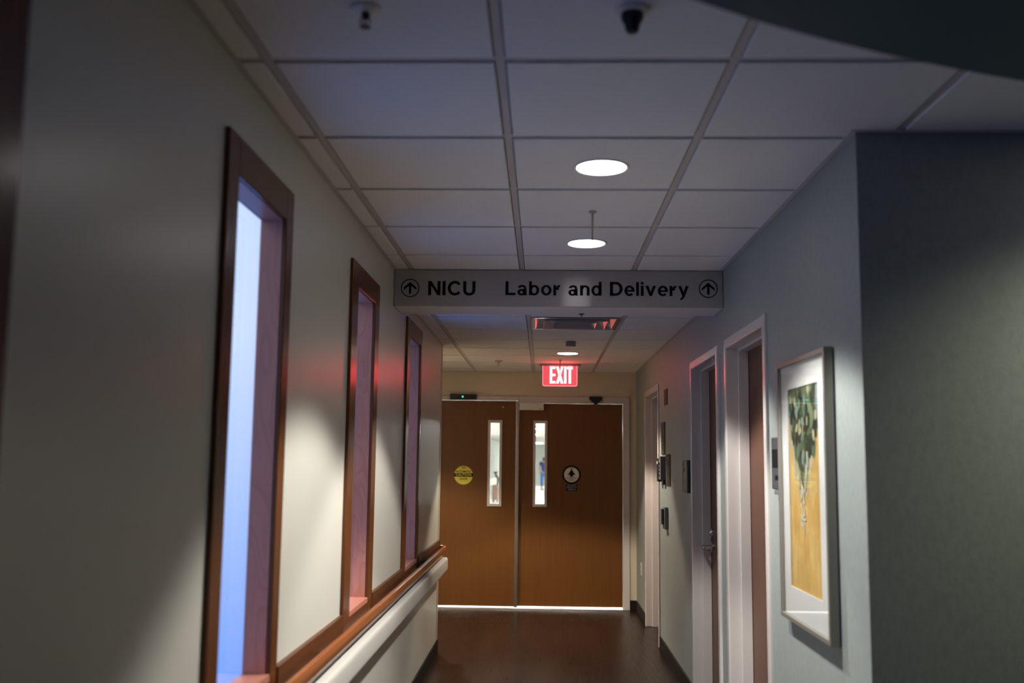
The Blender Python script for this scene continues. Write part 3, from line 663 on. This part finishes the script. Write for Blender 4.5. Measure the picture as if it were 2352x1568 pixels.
# ------------------------------------------------------------------ things on the right wall (plates face -x)
def plate(name, label, cat, y0, y1, z0, z1, th, m, bev=0.002):
    t = thing(name, label, cat, (XR, (y0 + y1) / 2, (z0 + z1) / 2))
    MB().box(XR - th, XR, y0, y1, z0, z1).build('plate', m, t, bevel=bev)
    return t
plate('wall_plaque', 'small plain bronze plaque high up beside the farthest door', 'sign', 7.86, 8.04, 1.965, 2.09, 0.008, bronze_sign)
t = plate('door_sign', 'tall bronze sign above the keypad beside the farthest door', 'sign', 8.02, 8.245, 1.575, 1.835, 0.008, bronze_sign)
MB().box(XR - 0.0095, XR - 0.0081, 8.05, 8.215, 1.66, 1.672).box(XR - 0.0095, XR - 0.0081, 8.05, 8.215, 1.64, 1.648).box(XR - 0.0095, XR - 0.0081, 8.09, 8.215, 1.612, 1.62).build('raised_print', bronze_text, t)
t = plate('notice_sign', 'bronze notice with dark symbols right of the keypad', 'sign', 7.705, 7.95, 1.335, 1.575, 0.008, bronze_sign)
m = MB()
for i, (y, z) in enumerate([(7.80, 1.545), (7.86, 1.515), (7.79, 1.48), (7.87, 1.455), (7.81, 1.42)]):
    m.box(XR - 0.0095, XR - 0.0081, y - 0.035, y + 0.035, z - 0.008, z + 0.008); m.box(XR - 0.0095, XR - 0.0081, y - 0.01, y + 0.01, z - 0.018, z + 0.018)
m.box(XR - 0.0095, XR - 0.0081, 7.78, 7.87, 1.35, 1.385)
m.build('raised_symbol', bronze_text, t)
# keypad box and its thin neighbour
t = thing('keypad', 'grey keypad box sticking out between two bronze signs', 'keypad', (XR, 8.06, 1.45))
MB().box(XR - 0.045, XR, 7.985, 8.115, 1.375, 1.56).build('housing', grey_plastic, t, bevel=0.004)
MB().box(XR - 0.025, XR, 8.0, 8.10, 1.335, 1.374).build('lower_box', dark_grey_plastic, t, bevel=0.003)
m = MB()
for i in range(4):
    for j in range(3): m.box(XR - 0.049, XR - 0.0451, 8.015 + j * 0.028, 8.035 + j * 0.028, 1.40 + i * 0.03, 1.42 + i * 0.03)
m.build('button', chrome, t)
t = thing('badge_reader', 'black badge reader next to the frame of the farthest door', 'card reader', (XR, 8.24, 1.45))
MB().box(XR - 0.04, XR, 8.19, 8.29, 1.355, 1.545).build('housing', black_plastic, t, bevel=0.004)
MB().box(XR - 0.043, XR - 0.0401, 8.215, 8.265, 1.50, 1.52).build('indicator', white_plastic, t)
t = thing('wall_switch', 'grey door release switch box below the keypad', 'switch', (XR, 7.95, 1.08))
MB().box(XR - 0.028, XR, 7.87, 8.00, 0.995, 1.165).build('housing', grey_plastic, t, bevel=0.004)
MB().box(XR - 0.045, XR - 0.0281, 7.91, 7.99, 1.03, 1.15).build('push_plate', dark_grey_plastic, t, bevel=0.003)
t = thing('wall_box', 'dark grey wall box with two black sensors left of the chrome-lever door', 'card reader', (XR, 6.745, 1.42))
MB().box(XR - 0.03, XR, 6.64, 6.87, 1.315, 1.53).build('housing', dark_grey_plastic, t, bevel=0.006)
MB().box(XR - 0.033, XR - 0.0301, 6.755, 6.815, 1.455, 1.478).box(XR - 0.033, XR - 0.0301, 6.80, 6.84, 1.488, 1.505).build('sensor_window', black_plastic, t)
t = plate('room_sign', 'grey room sign half hidden behind the framed picture', 'sign', 4.06, 4.255, 1.41, 1.625, 0.016, mat('slate_grey_plastic', (0.05, 0.05, 0.054), 0.45), 0.004)
MB().box(XR - 0.0175, XR - 0.0161, 4.08, 4.235, 1.50, 1.575).box(XR - 0.0175, XR - 0.0161, 4.08, 4.19, 1.45, 1.468).build('sign_insert', ink, t)
MB().box(XR - 0.02, XR, 4.13, 4.20, 1.39, 1.409).build('clip', grey_plastic, t, bevel=0.002)
t = plate('power_outlet', 'pale power outlet low on the right wall near the far corner', 'outlet', 9.96, 10.04, 0.41, 0.53, 0.006, white_plastic, 0.002)
for z in (0.445, 0.49):
    MB().prism([(XR - 0.0061, 10.0 + 0.017 * math.cos(2 * PI * k / 20), z + 0.015 * math.sin(2 * PI * k / 20)) for k in range(20)], (-0.0008, 0, 0)).build('socket', beige_plastic, t)

# ------------------------------------------------------------------ framed picture
PY0, PY1, PZ0, PZ1 = 3.37, 4.05, 0.925, 1.912; PX = XR - 0.037
pf = thing('framed_picture', 'bronze-framed orange and green abstract print in white mat', 'picture', (XR, (PY0 + PY1) / 2, PZ0))
m = MB(); w = 0.018
m.box(PX, XR - 0.004, PY0, PY0 + w, PZ0, PZ1); m.box(PX, XR - 0.004, PY1 - w, PY1, PZ0, PZ1); m.box(PX, XR - 0.004, PY0 + w, PY1 - w, PZ0, PZ0 + w); m.box(PX, XR - 0.004, PY0 + w, PY1 - w, PZ1 - w, PZ1)
m.build('picture_frame', pic_frame, pf, bevel=0.002)
AY0, AY1, AZ0, AZ1 = 3.507, 3.937, 1.052, 1.803
xm = XR - 0.022
wall_holes(MB(), xm, 0.004, PY0 + w, PY1 - w, PZ0 + w, PZ1 - w, [(AY0, AY1, AZ0, AZ1)], 'x').build('mat_board', mat_board, pf)
# print: painted strokes as flat shapes on one sheet
pal = [(0.78, 0.50, 0.16), (0.82, 0.56, 0.20), (0.73, 0.45, 0.13),            # ochres
       (0.030, 0.045, 0.028), (0.06, 0.10, 0.05), (0.12, 0.18, 0.10), (0.20, 0.27, 0.15), (0.015, 0.02, 0.02), (0.26, 0.34, 0.30),   # greens
       (0.62, 0.55, 0.34), (0.70, 0.68, 0.55), (0.50, 0.52, 0.30)]               # creams
pm = [mat('print_ink_%s' % n, c, 0.7, var=((40, 40, 12), tuple(0.82 * v for v in c), 0.4, 0.65, 0.5)) for n, c in zip(['ochre', 'light_ochre', 'deep_ochre', 'dark_green', 'moss', 'sage', 'pale_sage', 'black_green', 'grey_green', 'cream', 'off_white', 'yellow_green'], pal)]
m = MB(); xs0 = xm + 0.0055
m.box(xs0, xs0 + 0.004, AY0 - 0.01, AY1 + 0.01, AZ0 - 0.01, AZ1 + 0.01, 0)
H_, W_ = AZ1 - AZ0, AY1 - AY0
layer = [0]
def stroke(u, v, ru, rv, mi, tilt=0.0, n=9):
    """leaf-like dab; u from the left of the print as seen (far edge), v from the top"""
    layer[0] += 1; x = xs0 - 0.00001 * layer[0]; P = []
    for k in range(n):
        a = 2 * PI * k / n; q = 1 + random.uniform(-.22, .22)
        du, dv = ru * math.cos(a) * q, rv * math.sin(a) * q
        uu = u + du * math.cos(tilt) - dv * math.sin(tilt); vv = v + du * math.sin(tilt) + dv * math.cos(tilt)
        uu = min(max(uu, 0.001), .999); vv = min(max(vv, 0.001), .999)
        P.append((x, AY1 - uu * W_, AZ1 - vv * H_))
    try: m.poly(P, mi)
    except ValueError: pass
for _ in range(26):
    stroke(random.uniform(.08, .95), random.uniform(.4, .97), random.uniform(.06, .16), random.uniform(.04, .12), random.choice((0, 1, 2)))
for i in range(26):
    q = i / 25
    stroke(.12 + .26 * q + random.uniform(-.05, .05), .26 + .24 * q, random.uniform(.04, .07), random.uniform(.03, .05), random.choice((9, 9, 9, 10)), -.4)
    stroke(.80 - .25 * q + random.uniform(-.03, .03), .22 + .28 * q, random.uniform(.03, .05), random.uniform(.03, .05), random.choice((9, 9, 11, 10)), .4)
for _ in range(60):
    v = random.random() * .30; half = .5 if v < .2 else .5 - (v - .2) * 2.2
    stroke(.49 + random.uniform(-half, half), v, random.uniform(.06, .10), random.uniform(.04, .08), random.choice((4, 5, 5, 6, 8, 3)), random.uniform(-.3, .3))
for _ in range(150):
    v = random.random() ** 1.15 * .46; half = .52 * max(0.07, 1 - (v / .44) ** 1.8)
    u = .47 + random.uniform(-half, half)
    stroke(u, v, random.uniform(.022, .06), random.uniform(.018, .06), random.choice((3, 3, 4, 4, 5, 5, 6, 7, 7, 8)), random.uniform(-.5, .5))
for _ in range(16): stroke(random.uniform(.05, .95), random.uniform(.01, .25), random.uniform(.02, .05), random.uniform(.012, .03), random.choice((6, 8, 11, 9)), random.uniform(-.5, .5))
for (u, v) in ((.22, .40), (.28, .43), (.33, .47), (.62, .36), (.58, .42), (.54, .47), (.17, .37)): stroke(u, v, .03, .045, random.choice((9, 10)), random.uniform(-.4, .4))
for i in range(15): stroke(.42 + random.uniform(-.05, .07), .52 + i * .012, random.uniform(.02, .05), random.uniform(.008, .016), random.choice((10, 10, 9)), random.uniform(-.5, .5))
stroke(.47, .69, .015, .03, 10)
m.build('print', pm, pf)
MB().box(PX + 0.006, PX + 0.008, PY0 + w - 0.002, PY1 - w + 0.002, PZ0 + w - 0.002, PZ1 - w + 0.002).build('glass', clear_glass, pf)

# ------------------------------------------------------------------ bright corridor seen through the door windows
BX0, BX1, BY1, BZ = -2.3, 2.0, 62.0, 2.446; b0 = YEND + 0.16
o = MB().box(BX0, BX1, b0, BY1, -0.08, 0).build('floor_beyond', back_floor_m); struct(o, 'pale polished floor of the bright corridor beyond the doors', 'floor')
o = MB().box(BX0, BX1, b0, BY1, BZ, BZ + 0.1).build('ceiling_beyond', tile_mat); struct(o, 'white ceiling of the bright corridor beyond the doors', 'ceiling')
o = MB().box(BX0 - 0.1, BX0, b0, BY1, -0.08, BZ).build('wall_beyond_left', back_paint); struct(o, 'left wall of the bright corridor beyond the doors', 'wall')
o = MB().box(BX1, BX1 + 0.1, b0, BY1, -0.08, BZ).build('wall_beyond_right', back_paint); struct(o, 'right wall of the bright corridor beyond the doors', 'wall')
o = MB().box(BX0, BX1, BY1, BY1 + 0.1, -0.08, BZ).build('wall_beyond_end', back_paint); struct(o, 'pale mint end wall of the bright corridor', 'wall')
o = MB().box(BX0 - 0.1, DX0 - 0.07, b0 - 0.0005, b0 + 0.1, -0.08, BZ).box(DX1 + 0.07, BX1 + 0.1, b0 - 0.0005, b0 + 0.1, -0.08, BZ).box(DX0 - 0.07, DX1 + 0.07, b0 - 0.0005, b0 + 0.1, 2.19, BZ).build('wall_beyond_near', back_paint)
struct(o, 'back side of the far wall seen from the bright corridor', 'wall')
for k, (x, y) in enumerate([(-0.3, 26.2), (-0.3, 29.6), (-0.45, 36.5), (-0.3, 55.0)] + [(1.3, 12.0), (1.3, 14.5), (1.3, 18.0), (1.3, 22.0), (1.3, 28.0), (1.3, 34.0), (1.3, 41.0), (1.3, 49.0), (1.3, 57.0), (-1.3, 12.0), (-1.3, 16.0)]):  # side rows added out of view to brighten this corridor
    t = thing('ceiling_panel_light', 'glowing rectangular ceiling light beyond the doors, %s' % (('topmost seen through the right door window', 'second from the top in the right door window', 'third from the top in the right door window', 'farthest and lowest in the right door window')[k] if k < 4 else 'added out of sight to brighten the corridor'), 'ceiling light', (x, y, BZ), group='panel lights beyond the doors')
    MB().box(x - 0.32, x + 0.32, y - 0.32, y + 0.32, BZ - 0.012, BZ - 0.001).build('light_frame', white_plastic, t)
    MB().box(x - 0.3, x + 0.3, y - 0.3, y + 0.3, BZ - 0.014, BZ - 0.0121).build('diffuser', panel_light, t)

# cart standing on the left of the bright corridor
kx, ky = -1.67, 36.0
t = thing('supply_cart', 'narrow brown cart with a white tray seen through the left door window', 'cart', (kx, ky, 0))
MB().box(kx - 0.11, kx + 0.10, ky - 0.3, ky + 0.3, 0.09, 0.60).build('cart_body', brown_cloth, t, bevel=0.02)
MB().prism([(kx - 0.26, ky - 0.33, 0.56), (kx + 0.04, ky - 0.33, 0.66), (kx + 0.04, ky - 0.33, 0.88), (kx - 0.26, ky - 0.33, 0.80)], (0, 0.66, 0)).build('tray', white_plastic, t, bevel=0.01)
m = MB(); m.tube([(kx + 0.06, ky, 0.58), (kx + 0.07, ky, 0.84), (kx + 0.01, ky, 0.95), (kx - 0.02, ky, 1.03)], [0.035, 0.06, 0.05, 0.03]); m.box(kx - 0.08, kx + 0.06, ky - 0.06, ky + 0.06, 1.02, 1.09)
m.build('monitor_arm', black_plastic, t, bevel=0.01)
for sx in (-1, 1):
    for sy in (-1, 1): MB().lathe([(0.045, -0.015), (0.05, 0), (0.045, 0.015)], (kx + sx * 0.07, ky + sy * 0.24, 0.05), 'x', 16).build('wheel', black_plastic, t)

# person walking away in the bright corridor
skin = mat('skin', (0.50, 0.30, 0.22), 0.5); navy = mat('navy_scrub_cloth', (0.035, 0.06, 0.22), 0.8); sky_blue = mat('bright_blue_scrub_cloth', (0.07, 0.22, 0.60), 0.8)
hair_m = mat('dark_brown_hair', (0.03, 0.015, 0.01), 0.5); white_cloth = mat('white_cloth', (0.8, 0.8, 0.82), 0.8)
px, py = 0.08, 53.0
person = thing('person', 'person in navy scrub top and blue trousers walking beyond the doors', 'person', (px, py, 0))
def skinned(name, verts, edges, radii, m, parent, sub=2, root=0):
    me = bpy.data.meshes.new(name); me.from_pydata([Vector(v) for v in verts], edges, []); me.materials.append(m)
    o = bpy.data.objects.new(name, me); COL.objects.link(o); o.parent = parent
    o.modifiers.new('skin', 'SKIN'); 
    if not me.skin_vertices:
        lay = None
        bm = bmesh.new(); bm.from_mesh(me); lay = bm.verts.layers.skin.verify(); bm.to_mesh(me); bm.free()
    for i, r in enumerate(radii):
        sv = me.skin_vertices[0].data[i]; sv.radius = (r, r) if not isinstance(r, tuple) else r
        sv.use_root = (i == root)
    s = o.modifiers.new('sub', 'SUBSURF'); s.levels = sub; s.render_levels = sub
    return o
V = [(0, 0, 0.93), (0, 0, 1.08), (0, 0.01, 1.26), (0, 0.01, 1.41), (0, 0.0, 1.48), (0, -0.01, 1.56), (0, -0.01, 1.64)]
E_ = [(0, 1), (1, 2), (2, 3), (3, 4), (4, 5), (5, 6)]; Rr = [(0.15, 0.11), (0.13, 0.10), (0.15, 0.11), (0.12, 0.08), 0.055, (0.075, 0.09), (0.065, 0.08)]
for s in (-1, 1):
    sw = 0.12 * s
    i = len(V); V += [(s * 0.17, 0.01, 1.40), (s * 0.22, -0.3 * sw, 1.13), (s * 0.22, sw + 0.06, 0.90), (s * 0.22, sw + 0.08, 0.83)]
    E_ += [(3, i), (i, i + 1), (i + 1, i + 2), (i + 2, i + 3)]; Rr += [0.055, 0.042, 0.028, (0.035, 0.02)]
    for k in range(4):
        j = len(V); yy = sw + 0.055 + 0.018 * k; L = (0.065, 0.078, 0.075, 0.058)[k]
        V += [(s * 0.22, yy, 0.80), (s * 0.215, yy + 0.006, 0.80 - L)]; E_ += [(i + 3, j), (j, j + 1)]; Rr += [0.0095, 0.0085]
    j = len(V); V += [(s * 0.205, sw + 0.115, 0.84), (s * 0.20, sw + 0.13, 0.80)]; E_ += [(i + 3, j), (j, j + 1)]; Rr += [0.0105, 0.009]
    st = -0.16 * s
    i = len(V); V += [(s * 0.09, 0, 0.88), (s * 0.10, st * 0.5 + 0.03, 0.49), (s * 0.10, st, 0.09), (s * 0.11, st + 0.14, 0.04)]
    E_ += [(0, i), (i, i + 1), (i + 1, i + 2), (i + 2, i + 3)]; Rr += [0.085, 0.058, 0.042, (0.04, 0.03)]
skinned('body', V, E_, Rr, skin, person)
skinned('scrub_top', [(0, 0, 0.86), (0, 0, 1.08), (0, .01, 1.26), (0, .01, 1.40), (.17, .01, 1.40), (-.17, .01, 1.40), (.205, -.02, 1.22), (-.205, .02, 1.22)], [(0, 1), (1, 2), (2, 3), (3, 4), (3, 5), (4, 6), (5, 7)], [(.17, .13), (.155, .12), (.17, .125), (.13, .09), .07, .07, .065, .065], navy, person)
skinned('shirt_hem', [(0, 0, 0.80), (0, 0, 0.87)], [(0, 1)], [(.176, .135), (.172, .132)], white_cloth, person)
tv = [(0, 0, .88)]; te = []; tr = [(.155, .12)]
for s in (-1, 1):
    st = -0.16 * s; i = len(tv); tv += [(s * .09, 0, .80), (s * .10, st * .5 + .03, .49), (s * .10, st, .12)]; te += [(0, i), (i, i + 1), (i + 1, i + 2)]; tr += [.10, .078, .072]
skinned('trousers', tv, te, tr, sky_blue, person)
for s in (-1, 1):
    st = -0.16 * s; skinned('shoe', [(s * .10, st - .05, .045), (s * .11, st + .17, .035)], [(0, 1)], [(.05, .045), (.045, .033)], black_plastic, person)
skinned('hair', [(0, -.03, 1.56), (0, -.03, 1.66), (0, -.075, 1.50)], [(0, 1), (0, 2)], [(.085, .09), (.07, .08), .045], hair_m, person)
# face
for s in (-1, 1): MB().lathe([(0.006, 0), (0.006, 0.008)], (px + s * 0.03, py + 0.075, 1.60), 'y', 10).build('eye', hair_m, person)
MB().box(px - 0.022, px + 0.022, py + 0.070, py + 0.080, 1.535, 1.541).build('mouth', hair_m, person)
